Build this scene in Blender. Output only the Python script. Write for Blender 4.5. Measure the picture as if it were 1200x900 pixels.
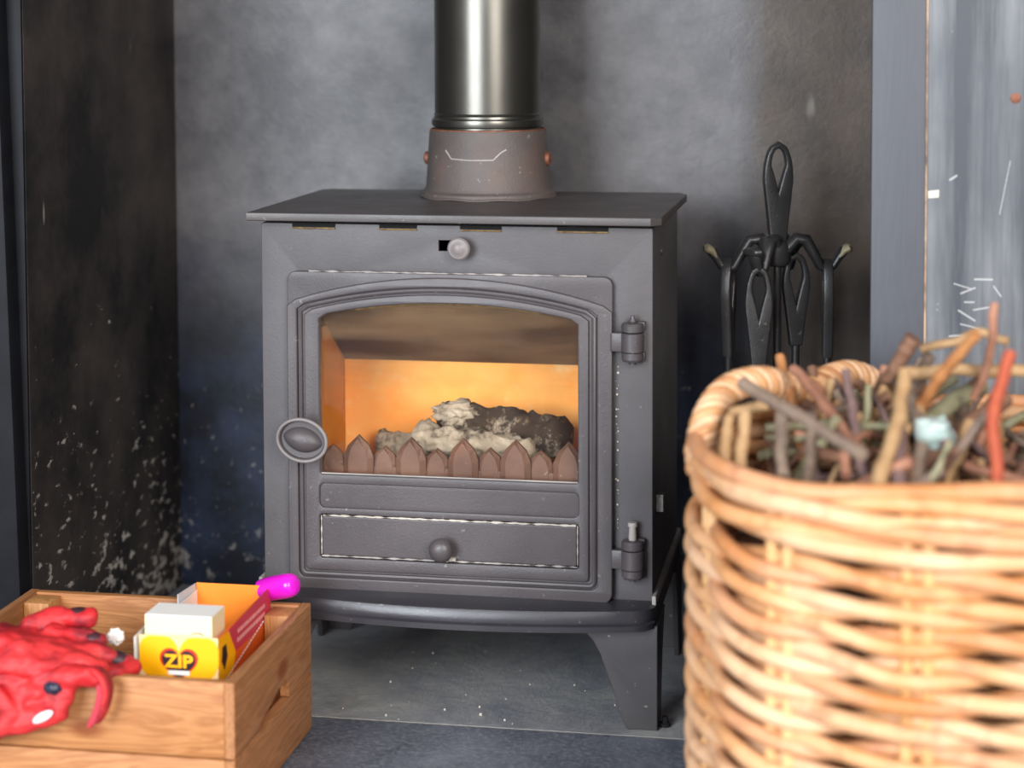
import bpy, bmesh, math, random
from mathutils import Vector, Matrix, noise
PI = math.pi
C = bpy.context.scene.collection
sc = bpy.context.scene
for o in list(bpy.data.objects): bpy.data.objects.remove(o)

# ------------------------------------------------------------------ camera
cam_d = bpy.data.cameras.new('camera')
cam = bpy.data.objects.new('camera', cam_d); C.objects.link(cam)
cam_d.sensor_width = 36; cam_d.lens = 2255.14*36/1200
cam_d.shift_y = -284.35/1200
yaw, pitch, roll = -0.1796, 0.0588, -0.0036
F = Vector((math.sin(yaw)*math.cos(pitch), math.cos(yaw)*math.cos(pitch), -math.sin(pitch)))
Rt = Vector((math.cos(yaw), -math.sin(yaw), 0)); Up = Rt.cross(F)
r_ = math.cos(roll)*Rt + math.sin(roll)*Up; u_ = -math.sin(roll)*Rt + math.cos(roll)*Up
M = Matrix((r_, u_, -F)).transposed().to_4x4(); M.translation = Vector((.4487, -2.0801, .7781))
cam.matrix_world = M
cam_d.clip_start = .05
cam_d.dof.use_dof = True; cam_d.dof.focus_distance = 2.2; cam_d.dof.aperture_fstop = 2.7
sc.camera = cam

# ------------------------------------------------------------------ world, windows of the room behind the camera, exposure
w = bpy.data.worlds.new('world'); sc.world = w; w.use_nodes = True
bg = w.node_tree.nodes['Background']; bg.inputs[0].default_value = (.57, .54, .60, 1); bg.inputs[1].default_value = .34
def area(name, loc, target, sx, sy, power, col):
    l = bpy.data.lights.new(name, 'AREA'); l.shape = 'RECTANGLE'; l.size = sx; l.size_y = sy
    l.energy = power; l.color = col
    o = bpy.data.objects.new(name, l); C.objects.link(o); o.location = loc
    o.rotation_euler = (Vector(target)-Vector(loc)).to_track_quat('-Z', 'Y').to_euler()
    return o
area('daylight_left', (-1.15, -3.6, 1.25), (-.1, .2, .35), 1.7, 1.9, 135, (.88, .94, 1))
area('daylight_right', (1.9, -3.3, 1.7), (.5, -.2, .4), 1.4, 1.7, 105, (1, .96, .92))
sc.view_settings.view_transform = 'Standard'; sc.view_settings.look = 'None'
sc.view_settings.exposure = 0.55; sc.view_settings.gamma = 1; sc.view_settings.use_curve_mapping = False

# ------------------------------------------------------------------ materials
def srgb(h):
    v = [int(h[i:i+2], 16)/255 for i in (0, 2, 4)]
    return tuple(x/12.92 if x < .04045 else ((x+.055)/1.055)**2.4 for x in v) + (1,)
class NT:
    def __init__(s, name):
        s.m = bpy.data.materials.new(name); s.m.use_nodes = True
        s.n = s.m.node_tree.nodes; s.l = s.m.node_tree.links
        s.b = s.n['Principled BSDF']; s.co = s.n.new('ShaderNodeTexCoord').outputs['Object']
    def map(s, scale=(1,1,1), loc=(0,0,0), rot=(0,0,0)):
        m = s.n.new('ShaderNodeMapping'); s.l.new(s.co, m.inputs[0])
        m.inputs['Scale'].default_value = scale; m.inputs['Location'].default_value = loc; m.inputs['Rotation'].default_value = rot
        return m.outputs[0]
    def noise(s, scale, vec=None, detail=5, rough=.6, dist=0):
        t = s.n.new('ShaderNodeTexNoise'); t.inputs['Scale'].default_value = scale; t.inputs['Detail'].default_value = detail
        t.inputs['Roughness'].default_value = rough; t.inputs['Distortion'].default_value = dist
        s.l.new(vec or s.co, t.inputs['Vector']); return t.outputs['Fac']
    def ramp(s, fac, stops):
        r = s.n.new('ShaderNodeValToRGB'); e = r.color_ramp.elements
        while len(e) < len(stops): e.new(.5)
        for i, (p, c) in enumerate(stops):
            e[i].position = p; e[i].color = c if isinstance(c, tuple) else (c, c, c, 1)
        s.l.new(fac, r.inputs[0]); return r.outputs[0]
    def mix(s, fac, a, b, mode='MIX'):
        m = s.n.new('ShaderNodeMix'); m.data_type = 'RGBA'; m.blend_type = mode
        for k, v in ((0, fac), (6, a), (7, b)):
            if hasattr(v, 'links'): s.l.new(v, m.inputs[k])
            else: m.inputs[k].default_value = v
        return m.outputs[2]
    def math(s, op, a, b=0., c=0.):
        m = s.n.new('ShaderNodeMath'); m.operation = op
        for k, v in enumerate((a, b, c)):
            if hasattr(v, 'links'): s.l.new(v, m.inputs[k])
            else: m.inputs[k].default_value = v
        return m.outputs[0]
    def sep(s, vec=None):
        t = s.n.new('ShaderNodeSeparateXYZ'); s.l.new(vec or s.co, t.inputs[0]); return t.outputs
    def set(s, k, v):
        if hasattr(v, 'links'): s.l.new(v, s.b.inputs[k])
        else: s.b.inputs[k].default_value = v
        return s
    def bump(s, h, strength=.3, dist=.002):
        b = s.n.new('ShaderNodeBump'); b.inputs['Strength'].default_value = strength; b.inputs['Distance'].default_value = dist
        s.l.new(h, b.inputs['Height']); s.l.new(b.outputs[0], s.b.inputs['Normal']); return s
def simple(name, c1, c2=None, scale=40, rough=.5, metal=0, bump=.2, bscale=None, bdist=.001, spec=.5):
    t = NT(name); a = srgb(c1); b = srgb(c2 or c1)
    t.set('Base Color', t.mix(t.ramp(t.noise(scale), [(.35, 0.), (.65, 1.)]), a, b)).set('Roughness', rough).set('Metallic', metal)
    t.set('Specular IOR Level', spec)
    if bump: t.bump(t.noise(bscale or scale*4), bump, bdist)
    return t.m
def wood(name, light, dark, axis, seed=0, knots=1):
    t = NT(name); s = [22, 22, 22]; s[axis] = 2.0
    v = t.map(tuple(s), (seed*3.1, seed*1.7, seed*2.3))
    g = t.noise(1.6, v, 4, .55, 1.4)
    rings = t.math('FRACT', t.math('MULTIPLY', g, 9.))
    rings = t.math('ABSOLUTE', t.math('SUBTRACT', rings, .5))
    s2 = [260, 260, 260]; s2[axis] = 9
    fine = t.noise(1., t.map(tuple(s2)), 2)
    col = t.mix(t.ramp(rings, [(.05, 0.), (.5, .75)]), srgb(light), srgb(dark))
    col = t.mix(t.ramp(fine, [(.4, 0.), (.8, .35)]), col, srgb(dark))
    if knots:
        s3 = [16, 16, 16]; s3[axis] = 8
        vo = t.n.new('ShaderNodeTexVoronoi'); vo.inputs['Scale'].default_value = 1.
        t.l.new(t.map(tuple(s3), (seed*1.37+.4, seed*.9, seed*2.1)), vo.inputs['Vector'])
        kn = t.ramp(vo.outputs['Distance'], [(.09, 1.), (.2, 0.)])
        col = t.mix(kn, col, srgb('8A4A22'))
    t.set('Base Color', col).set('Roughness', .55)
    t.bump(fine, .15, .0006)
    return t.m
def specks(t, scale, lo, hi, stretch=(1,1,1)):
    return t.ramp(t.noise(scale, t.map(stretch), 3, .75), [(lo, 0.), (hi, 1.)])

def wall_mat(name, c1, c2, gloss, low_specks, brown=False, speck_n=1.):
    t = NT(name)
    cl = t.noise(5, None, 8, .68)
    col = t.mix(t.ramp(cl, [(.38, 0.), (.66, 1.)]), srgb(c1), srgb(c2))
    z = t.sep()[2]
    if brown:   # right end: reflection of the dim brown room, painted into the base colour
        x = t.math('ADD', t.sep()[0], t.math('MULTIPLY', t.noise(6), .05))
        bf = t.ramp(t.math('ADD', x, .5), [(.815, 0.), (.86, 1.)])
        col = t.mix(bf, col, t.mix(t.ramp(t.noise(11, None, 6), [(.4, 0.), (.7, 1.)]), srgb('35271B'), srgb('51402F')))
        zb = t.ramp(t.math('ADD', z, t.math('MULTIPLY', t.noise(4), .22)), [(.40, 1.), (.62, 0.)])  # low dark blue: the floor's reflection, also painted into the wall colour
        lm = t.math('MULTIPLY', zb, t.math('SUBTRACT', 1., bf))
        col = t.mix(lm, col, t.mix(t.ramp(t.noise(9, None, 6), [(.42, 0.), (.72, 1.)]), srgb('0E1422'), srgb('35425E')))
    grad = t.ramp(z, [(0., 1.), (.55, .0)])
    thr = t.math('ADD', t.noise(80, t.map((1, .45, .85)), 4, .65), t.math('MULTIPLY', grad, low_specks))
    clump = t.math('MULTIPLY', t.noise(9, None, 3), .22)
    sp = t.ramp(t.math('ADD', thr, clump), [(.86, 0.), (.93, .75*speck_n)])
    scr = t.ramp(t.noise(26, t.map((1, 1, .22), (3, 1, 2), (.2, .35, 0)), 2, .8), [(.735, 0.), (.80, .45)])
    sp = t.math('MAXIMUM', sp, scr)
    col = t.mix(sp, col, srgb('B9B2A8'))
    t.set('Base Color', col)
    t.set('Roughness', t.mix(sp, t.ramp(t.noise(7, None, 6), [(.3, gloss), (.7, gloss+.14)]), (.9, .9, .9, 1)))
    t.bump(t.noise(60, None, 8, .7), .35, .002)
    return t.m

M_back = wall_mat('soot_plaster_back_reflections', '38373A', '686567', .36, .18, True, .7)
M_left = wall_mat('soot_plaster_left', '0E0C0B', '3F3834', .6, .245)
M_pier = wall_mat('painted_pier', '24262B', '34373C', .6, .1)
def slate(name, a, b, gr):
    t = NT(name)
    col = t.mix(t.ramp(t.noise(7, None, 8, .7, .6), [(.35, 0.), (.68, 1.)]), srgb(a), srgb(b))
    col = t.mix(t.ramp(t.noise(gr, None, 4, .7), [(.47, 0.), (.70, .65)]), col, srgb('9C9CA2'))
    col = t.mix(t.ramp(t.noise(70, None, 3, .7), [(.72, 0.), (.76, .6)]), col, srgb('A9A49C'))
    t.set('Base Color', col).set('Roughness', t.ramp(t.noise(9, None, 5), [(.3, .42), (.7, .62)]))
    t.bump(t.noise(18, None, 9, .78), .8, .005)
    return t.m
M_slate_back = slate('slate_pale', '7C8088', 'B6B5B0', 30)
M_slate_front = slate('slate_dark', '4B505C', '7B808A', 160)
M_grout = simple('grout', 'B8B2A4', '8E887C', 60, .9)
M_floorbase = simple('mortar', '77736A', None, 30, .9)
M_postboard = wood('x', '4A4D54', '45484F', 2, 1, 0); M_postboard.name = 'grey_painted_board'
M_jamb = simple('black_painted_board', '0D0E12', '15171C', 20, .6, 0, .1, spec=.25)
# scratched blue grey panel
def panel_mat():
    t = NT('scratched_panel')
    st = t.noise(1., t.map((26, 26, 1.6)), 6, .65)
    col = t.mix(t.ramp(st, [(.40, 0.), (.62, 1.)]), srgb('3A3E45'), srgb('84878A'))
    col = t.mix(t.ramp(t.noise(4, None, 4), [(.38, 0.), (.62, .6)]), col, srgb('3A3F48'))
    ch = t.ramp(t.noise(60, None, 3, .7), [(.72, 0.), (.77, .8)])
    col = t.mix(ch, col, srgb('C8C5BE'))
    X = t.sep()
    # individual scratches: segments (x0,z0,x1,z1,width)
    segs = [(.545,.512,.562,.507,.0006),(.552,.502,.566,.508,.0008),(.556,.493,.565,.493,.0008),(.566,.517,.583,.517,.0009),(.55,.484,.566,.474,.0009),
            (.552,.47,.57,.466,.0007),(.541,.457,.556,.459,.0009),(.60,.64,.59,.585,.0004),
            (.565,.485,.58,.488,.0008),(.54,.62,.546,.624,.001),(.585,.51,.592,.5,.0007)]
    m = None
    for (a, b, c, d, wd) in segs:
        L = math.hypot(c-a, d-b); ux, uz = (c-a)/L, (d-b)/L
        px = t.math('SUBTRACT', X[0], a); pz = t.math('SUBTRACT', X[2], b)
        al = t.math('ADD', t.math('MULTIPLY', px, ux), t.math('MULTIPLY', pz, uz))
        pe = t.math('ABSOLUTE', t.math('SUBTRACT', t.math('MULTIPLY', px, uz), t.math('MULTIPLY', pz, ux)))
        e = t.math('SUBTRACT', t.math('ABSOLUTE', t.math('SUBTRACT', al, L/2)), L/2)
        k = t.math('LESS_THAN', t.math('MAXIMUM', pe, e), wd)
        m = k if m is None else t.math('MAXIMUM', m, k)
    col = t.mix(t.math('MULTIPLY', m, .55), col, srgb('C8C8C6'))
    t.set('Base Color', col).set('Roughness', .45); t.bump(st, .1, .001)
    return t.m
M_panel = panel_mat()
def iron(name, c1, c2, rough, rust=0., dust=.0, b=.25):
    t = NT(name)
    col = t.mix(t.ramp(t.noise(9, None, 7, .6), [(.35, 0.), (.7, 1.)]), srgb(c1), srgb(c2))
    if dust: col = t.mix(t.ramp(t.noise(130, None, 2, .6), [(.70, 0.), (.76, dust)]), col, srgb('B5ADA4'))
    if rust: col = t.mix(t.ramp(t.noise(14, None, 8, .7), [(.5, 0.), (.75, rust)]), col, srgb('7A4B33'))
    t.set('Base Color', col).set('Roughness', t.ramp(t.noise(12, None, 5), [(.3, rough), (.7, rough+.12)])).set('Specular IOR Level', .5)
    t.bump(t.noise(420, None, 3, .6), b, .0006)
    return t.m
M_body = iron('stove_body_paint', '474445', '545052', .40, 0, .15)
M_cast = iron('stove_cast_iron', '423D3F', '504A4B', .38, 0, .25, .4)
M_lid = iron('stove_lid_paint', '3E3A39', '4C4645', .38, .15, .2)
M_shelf = iron('stove_shelf_paint', '2E2D32', '3A383C', .26, 0, .3)
M_legm = iron('stove_leg_paint', '3C393A', '494546', .42, 0, .5)
M_collar = iron('collar_cast', '4A4340', '5C534F', .5, .3, .45, .8)
M_edge = iron('worn_and_lit_edge', '8C8783', 'B4ADA5', .6, .1, 0)
M_dust = iron('ash_line', 'A8A095', 'CFC7BB', .9, 0, 0)
M_rope = simple('rope_seal', '8A6E40', '5B4426', 200, .9)
M_black = simple('black_void', '050505', None, 10, .9, 0, 0)
M_knob = iron('knob_iron', '6A6463', '7D7573', .36, 0, .1)
def pipe_mat():
    t = NT('flue_enamel')
    t.set('Base Color', srgb('62605A')).set('Roughness', t.ramp(t.noise(14, None, 4), [(.3, .27), (.7, .33)])).set('Metallic', .9)
    t.bump(t.noise(1, t.map((500, 500, 20)), 3), .05, .0004)
    return t.m
M_pipe = pipe_mat()
M_steel = simple('bright_steel', '9A9894', '7B7773', 120, .35, .9)
M_rust = simple('rusty_bolt', '8E5A42', '6A4030', 150, .6, .3)
def brick_mat(name, a, b, c):
    t = NT(name)
    col = t.mix(t.ramp(t.noise(9, None, 6, .65), [(.35, 0.), (.65, 1.)]), srgb(a), srgb(b))
    col = t.mix(t.ramp(t.noise(16, t.map((1, 1, 1), (4, 2, 1)), 6, .7), [(.58, 0.), (.72, .5)]), col, srgb(c))
    t.set('Base Color', col).set('Roughness', .85); t.bump(t.noise(80), .3, .001); return t.m
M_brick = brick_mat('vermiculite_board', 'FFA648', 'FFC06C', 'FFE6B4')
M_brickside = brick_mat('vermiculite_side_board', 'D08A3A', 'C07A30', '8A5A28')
M_baffle = iron('baffle_plate', '5A4434', '33291F', .6, .4)
M_fence = iron('log_guard_iron', '55392E', '7E6052', .5, .7, .5, .6)
def ash_mat(dark):
    t = NT('charred_wood' if dark else 'ash_coated_wood')
    n = t.noise(26, None, 8, .72)
    lo, hi = (.49, .58) if dark else (.36, .50)
    col = t.mix(t.ramp(n, [(lo, 0.), (hi, 1.)]), srgb('3A2C22'), srgb('A89C8C'))
    col = t.mix(t.ramp(t.noise(50, None, 4), [(.55, 0.), (.7, .6)]), col, srgb('D6CCBA' if not dark else '6B5138'))
    t.set('Base Color', col).set('Roughness', .95); t.bump(n, .8, .004); return t.m
M_ash = ash_mat(False); M_char = ash_mat(True)
def glass_mat():
    m = bpy.data.materials.new('sooty_stove_glass'); m.use_nodes = True; n = m.node_tree.nodes; l = m.node_tree.links
    n.clear(); out = n.new('ShaderNodeOutputMaterial'); tr = n.new('ShaderNodeBsdfTransparent'); gl = n.new('ShaderNodeBsdfGlossy')
    gl.inputs['Roughness'].default_value = .04; gl.inputs['Color'].default_value = (1, 1, 1, 1)
    df = n.new('ShaderNodeBsdfDiffuse'); df.inputs['Color'].default_value = srgb('7C6348')
    co = n.new('ShaderNodeTexCoord'); nz = n.new('ShaderNodeTexNoise'); nz.inputs['Scale'].default_value = 9; nz.inputs['Detail'].default_value = 6
    mp = n.new('ShaderNodeMapping'); mp.inputs['Scale'].default_value = (.7, 1, 4.5); l.new(co.outputs['Object'], mp.inputs[0]); l.new(mp.outputs[0], nz.inputs['Vector'])
    sx = n.new('ShaderNodeSeparateXYZ'); l.new(co.outputs['Object'], sx.inputs[0])
    hz = n.new('ShaderNodeMapRange'); l.new(sx.outputs[2], hz.inputs[0])
    hz.inputs[1].default_value = .36; hz.inputs[2].default_value = .47; hz.inputs[3].default_value = .0; hz.inputs[4].default_value = .40
    mu = n.new('ShaderNodeMath'); mu.operation = 'MULTIPLY'; rp = n.new('ShaderNodeValToRGB'); rp.color_ramp.elements[0].position = .36; rp.color_ramp.elements[1].position = .66; l.new(nz.outputs['Fac'], rp.inputs[0]); l.new(rp.outputs[0], mu.inputs[0]); l.new(hz.outputs[0], mu.inputs[1])
    tr.inputs['Color'].default_value = (1, .98, .95, 1)
    m1 = n.new('ShaderNodeMixShader'); l.new(mu.outputs[0], m1.inputs[0]); l.new(tr.outputs[0], m1.inputs[1]); l.new(df.outputs[0], m1.inputs[2])
    fr = n.new('ShaderNodeFresnel'); fr.inputs[0].default_value = 1.2
    m2 = n.new('ShaderNodeMixShader'); l.new(fr.outputs[0], m2.inputs[0]); l.new(m1.outputs[0], m2.inputs[1]); l.new(gl.outputs[0], m2.inputs[2])
    l.new(m2.outputs[0], out.inputs[0]); return m
M_glass = glass_mat()
M_tool = iron('forged_black_iron', '2C2B2C', '403E3D', .27, 0, .2, .5)
M_tool.node_tree.nodes['Principled BSDF'].inputs['Metallic'].default_value = .4
M_brass = iron('worn_brass_tip', '8D8468', '6E6650', .45)
M_bristle = simple('black_bristle', '0E0E0F', '1B1A19', 300, .8)
M_wx = [wood('pine_x%d' % i, 'BC8250', '985E30', 0, i+1) for i in range(3)]
M_wy = [wood('pine_y%d' % i, 'B27C50', '8C5830', 1, i+4) for i in range(2)]
M_wz = wood('pine_z', 'C99058', 'A66C3A', 2, 7, 0)
def cane(name, a, b, c):
    t = NT(name)
    col = t.mix(t.ramp(t.noise(9, None, 5, .6), [(.36, 0.), (.62, 1.)]), srgb(a), srgb(b))
    col = t.mix(t.ramp(t.noise(30, None, 4), [(.52, 0.), (.72, .75)]), col, srgb(c))
    t.set('Base Color', col).set('Roughness', .5); t.bump(t.noise(200), .15, .0006); return t.m
M_cane = [cane('cane_%d' % i, a, b, c) for i, (a, b, c) in enumerate([('C88850', 'DDAA7C', '945A30'), ('BC7C46', 'D39C74', 'A06848'), ('CF9A68', 'E0B690', 'A87250')])]
M_stake = cane('cane_stake', 'CC9A60', 'DDB07C', 'A8763E')
M_handle = cane('cane_handle', 'A8683A', 'D09C6C', '7A4620')
def bark(name, a, b):
    t = NT(name); v = t.map((1, 1, 1))
    col = t.mix(t.ramp(t.noise(35, v, 6, .7), [(.35, 0.), (.7, 1.)]), srgb(a), srgb(b))
    t.set('Base Color', col).set('Roughness', .7); t.bump(t.noise(150), .5, .001); return t.m
M_tw = dict(brown=bark('bark_brown', '5E3E2E', '8A6650'), grey=bark('bark_grey', '6E5C50', '94806E'), tan=bark('bark_tan', '9A7650', 'B8966C'),
            orange=bark('bark_orange', '9E6236', 'BC8452'), red=bark('bark_red', '983C22', 'AE5434'), purple=bark('bark_purple', '5E4A4A', '80665F'),
            green=bark('bark_green', '7E7A5A', '9A9478'), pink=bark('bark_pink', '8E5E48', 'AE7E66'), dark=bark('bark_dark', '4A342A', '6A4A3A'))
def leather():
    t = NT('red_leather')
    col = t.mix(t.ramp(t.noise(16, None, 5), [(.35, 0.), (.65, 1.)]), srgb('B8141E'), srgb('D43434'))
    col = t.mix(t.ramp(t.noise(22, t.map((1, 1, 1), (5, 5, 5)), 5), [(.48, 0.), (.62, .8)]), col, srgb('6E1020'))
    t.set('Base Color', col).set('Roughness', .6); t.bump(t.noise(45, t.map((1, 1, 2.2)), 4, .55, 1.), .5, .003); return t.m
M_red = leather(); M_redin = simple('red_lining', 'C03848', None, 80, .8)
M_gdark = simple('dark_glove_tip', '2A1820', '46202A', 60, .5)
M_white = simple('white_patch', 'E8E6EA', None, 40, .7, 0, 0)
M_velcro = simple('black_clasp', '14141C', '2A2C40', 40, .3)
def flat(name, h, rough=.45): return simple(name, h, None, 40, rough, 0, 0)
M_yel = flat('print_yellow', 'FFB400'); M_ylo = flat('print_pale_yellow', 'F6CE92'); M_ora = flat('print_orange', 'E86018'); M_orb = flat('print_orange_bright', 'F58A28')
M_pnk = flat('print_pink', 'C83A50'); M_rd = flat('print_red', 'D03018'); M_drk = flat('print_dark', '2A1C24'); M_zip = flat('print_zip', 'FFB400')
M_card = flat('white_card', 'EFEBE4', .8); M_cream = flat('cream_card', 'F8E2B0', .7); M_greyin = flat('card_inside', 'C9C9CC', .8)
M_mag = simple('magenta_plastic', 'D81CC0', None, 20, .22, 0, 0)
M_bagm = simple('crumpled_white_film', 'B4C0BC', '94A8A2', 30, .25)
M_logend = bark('log_end_grey', '8A7A7E', 'A89898')

# ------------------------------------------------------------------ builders (all shapes given in world metres)
def root(name, label, cat, loc=(0,0,0), group=None):
    o = bpy.data.objects.new(name, None); C.objects.link(o); o.location = loc; o.empty_display_size = .02
    o['label'] = label; o['category'] = cat
    if group: o['group'] = group
    return o
def base(o):
    while o.parent: o = o.parent
    return o.location
def part(name, bm, m, parent=None, smooth=None, label=None, loc=None):
    me = bpy.data.meshes.new(name)
    off = Vector(base(parent)) if parent else Vector(loc or (0,0,0))
    for v in bm.verts: v.co -= off
    bmesh.ops.recalc_face_normals(bm, faces=bm.faces)
    if smooth:
        for f in bm.faces: f.smooth = True
        for e in bm.edges:
            if len(e.link_faces) == 2 and e.calc_face_angle(0) > smooth: e.smooth = False
    bm.to_mesh(me); bm.free()
    o = bpy.data.objects.new(name, me); C.objects.link(o)
    for mm in (m if isinstance(m, (list, tuple)) else [m]): me.materials.append(mm)
    if parent: o.parent = parent
    else: o.location = off
    if label: o['label'] = label
    return o
def tag(o, label, cat, group=None):
    o['label'] = label; o['category'] = cat
    if group: o['group'] = group
    return o
def struct(o): o['kind'] = 'structure'; return o
def box(bm, x0, x1, y0, y1, z0, z1, bev=0, mi=0, rot=None):
    r = bmesh.ops.create_cube(bm, size=1)['verts']
    bmesh.ops.scale(bm, verts=r, vec=(x1-x0, y1-y0, z1-z0))
    fs = {f for v in r for f in v.link_faces}
    if bev:
        es = {e for v in r for e in v.link_edges}
        g = bmesh.ops.bevel(bm, geom=list(es), offset=bev, segments=2, affect='EDGES', profile=.5)
        fs |= set(g['faces']); r = list({v for f in fs if f.is_valid for v in f.verts} | set(g['verts']))
    c = Vector(((x0+x1)/2, (y0+y1)/2, (z0+z1)/2))
    for f in fs:
        if f.is_valid: f.material_index = mi
    r = [v for v in r if v.is_valid]
    if rot: bmesh.ops.rotate(bm, verts=r, cent=(0,0,0), matrix=rot)
    bmesh.ops.translate(bm, verts=r, vec=c)
    return r
def bx(*a, **k):
    bm = bmesh.new(); box(bm, *a, **k); return bm
def tube(bm, pts, rad, n=10, closed=False, cap=True, flat=1.0, refdir=None):
    pts = [Vector(p) for p in pts]; N = len(pts)
    if not hasattr(rad, '__len__'): rad = [rad]*N
    rings = []; prev = None
    for i in range(N):
        if closed: t = pts[(i+1) % N]-pts[i-1]
        else: t = pts[min(i+1, N-1)]-pts[max(i-1, 0)]
        t.normalize()
        if refdir: nrm = Vector(refdir) - t*t.dot(Vector(refdir))
        elif prev is None:
            a = Vector((0,0,1)) if abs(t.z) < .9 else Vector((0,1,0)); nrm = a - t*a.dot(t)
        else: nrm = prev - t*t.dot(prev)
        nrm.normalize(); prev = nrm; b = t.cross(nrm)
        rings.append([bm.verts.new(pts[i] + rad[i]*(math.cos(2*PI*k/n)*nrm*flat + math.sin(2*PI*k/n)*b)) for k in range(n)])
    for i in range(N if closed else N-1):
        A, B = rings[i], rings[(i+1) % N]
        for k in range(n): bm.faces.new((A[k], A[(k+1) % n], B[(k+1) % n], B[k]))
    if cap and not closed: bm.faces.new(rings[0]); bm.faces.new(rings[-1])
    return bm
def tb(*a, **k): return tube(bmesh.new(), *a, **k)
def lathe(bm, prof, c, axis='z', n=40, sc=(1,1)):
    """prof: (radius, height) pairs along the axis, from c."""
    c = Vector(c)
    ax = {'z': (Vector((1,0,0)), Vector((0,1,0)), Vector((0,0,1))), 'y': (Vector((1,0,0)), Vector((0,0,1)), Vector((0,-1,0))),
          'x': (Vector((0,1,0)), Vector((0,0,1)), Vector((1,0,0)))}[axis] if isinstance(axis, str) else axis
    rings = []
    for r, h in prof:
        if r < 1e-6: rings.append([bm.verts.new(c+ax[2]*h)])
        else: rings.append([bm.verts.new(c+ax[2]*h+ax[0]*r*sc[0]*math.cos(2*PI*k/n)+ax[1]*r*sc[1]*math.sin(2*PI*k/n)) for k in range(n)])
    for A, B in zip(rings, rings[1:]):
        for k in range(n):
            a = [A[k % len(A)], A[(k+1) % len(A)], B[(k+1) % len(B)], B[k % len(B)]]
            f = []
            for v in a:
                if v not in f: f.append(v)
            if len(f) > 2:
                try: bm.faces.new(f)
                except ValueError: pass
    for R_ in (rings[0], rings[-1]):
        if len(R_) > 2: bm.faces.new(R_)
    return bm
def lt(*a, **k): return lathe(bmesh.new(), *a, **k)
def plate(loops, y_front, thick, bev=.001, mat3=None):
    """filled outline(s) in x,z with holes, extruded in +y from y_front; mat3 maps local (x,-y,z)"""
    cu = bpy.data.curves.new('t', 'CURVE'); cu.dimensions = '2D'; cu.fill_mode = 'BOTH'
    cu.extrude = thick/2-bev; cu.bevel_depth = bev; cu.bevel_resolution = 2; cu.offset = -bev
    for lp in loops:
        s = cu.splines.new('POLY'); s.points.add(len(lp)-1); s.use_cyclic_u = True
        for p, (x, z) in zip(s.points, lp): p.co = (x, z, 0, 1)
    o = bpy.data.objects.new('t', cu); C.objects.link(o)
    dg = bpy.context.evaluated_depsgraph_get(); dg.update()
    me = bpy.data.meshes.new_from_object(o.evaluated_get(dg))
    bm = bmesh.new(); bm.from_mesh(me)
    bpy.data.objects.remove(o); bpy.data.curves.remove(cu); bpy.data.meshes.remove(me)
    for v in bm.verts: x, y, z = v.co; v.co = Vector((x, y_front+thick/2-z, y))
    if mat3:
        for v in bm.verts: v.co = mat3 @ v.co
    bmesh.ops.remove_doubles(bm, verts=bm.verts, dist=1e-5)
    return bm
def merge(bm, other):
    me = bpy.data.meshes.new('t'); other.to_mesh(me); other.free(); bm.from_mesh(me); bpy.data.meshes.remove(me); return bm
def text_bm(s, size, mat, ext=.0002):
    cu = bpy.data.curves.new('t', 'FONT'); cu.body = s; cu.size = size; cu.align_x = 'CENTER'; cu.align_y = 'CENTER'; cu.extrude = ext; cu.offset = size*.035
    o = bpy.data.objects.new('t', cu); C.objects.link(o); dg = bpy.context.evaluated_depsgraph_get(); dg.update()
    me = bpy.data.meshes.new_from_object(o.evaluated_get(dg)); bm = bmesh.new(); bm.from_mesh(me)
    bpy.data.objects.remove(o); bpy.data.curves.remove(cu); bpy.data.meshes.remove(me)
    for v in bm.verts: v.co = mat @ v.co
    return bm
def rrect(x0, x1, z0, z1, r=.004, n=5):
    out = []
    for cx, cz, a0 in ((x1-r, z1-r, 0), (x0+r, z1-r, 90), (x0+r, z0+r, 180), (x1-r, z0+r, 270)):
        for k in range(n+1):
            a = math.radians(a0+90*k/n); out.append((cx+r*math.cos(a), cz+r*math.sin(a)))
    return out
def arch(x0, x1, z0, zc, za, r=.006, n=5, m=36):
    """straight sides, rounded lower corners, shallow arched head with eased shoulders"""
    out = []
    for cx, cz, a0 in ((x0+r, z0+r, 180), (x1-r, z0+r, 270)):
        for k in range(n+1):
            a = math.radians(a0+90*k/n); out.append((cx+r*math.cos(a), cz+r*math.sin(a)))
    s = za-zc; hw = (x1-x0)/2; R = (hw*hw+s*s)/(2*s); xm = (x0+x1)/2
    for k in range(m+1):
        x = x1-(x1-x0)*k/m; z = za-R+math.sqrt(max(R*R-(x-xm)**2, 0))
        e = min(k, m-k)
        if e == 0: z -= .004
        out.append((x, z))
    return out

# ------------------------------------------------------------------ the setting
floor = struct(part('floor', bx(-2.2, 2.2, -3.6, .6, -.06, -.0095), M_floorbase))
def slab(x0, x1, y0, y1, m, nm='slate_slab', dz=0.):
    part(nm, bx(x0+.0012, x1-.0012, y0+.0012, y1-.0012, -.012, dz, bev=.0008), m, floor)
for x0, x1 in ((-.486, -.30), (-.30, .36), (.36, .462)): slab(x0, x1, -.0155, .458, M_slate_back)
xs = [-2.2, -1.55, -.9, -.32, .38, .98, 1.6, 2.2]
for j, (y0, y1) in enumerate(((-.42, -.0155), (-.85, -.42), (-1.3, -.85), (-1.75, -1.3), (-2.2, -1.75), (-2.65, -2.2), (-3.1, -2.65), (-3.6, -3.1))):
    off = .0 if j % 2 == 0 else .21
    for a, b in zip(xs, xs[1:]):
        slab(max(-2.2, a+off) if a > -2.2 else -2.2, min(2.2, b+off), y0, y1, M_slate_front)
g = part('grout_line', bx(-.486, .46, -.0170, -.0140, -.006, -.0004), M_grout, floor, label='pale line of grout between the slabs')
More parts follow.
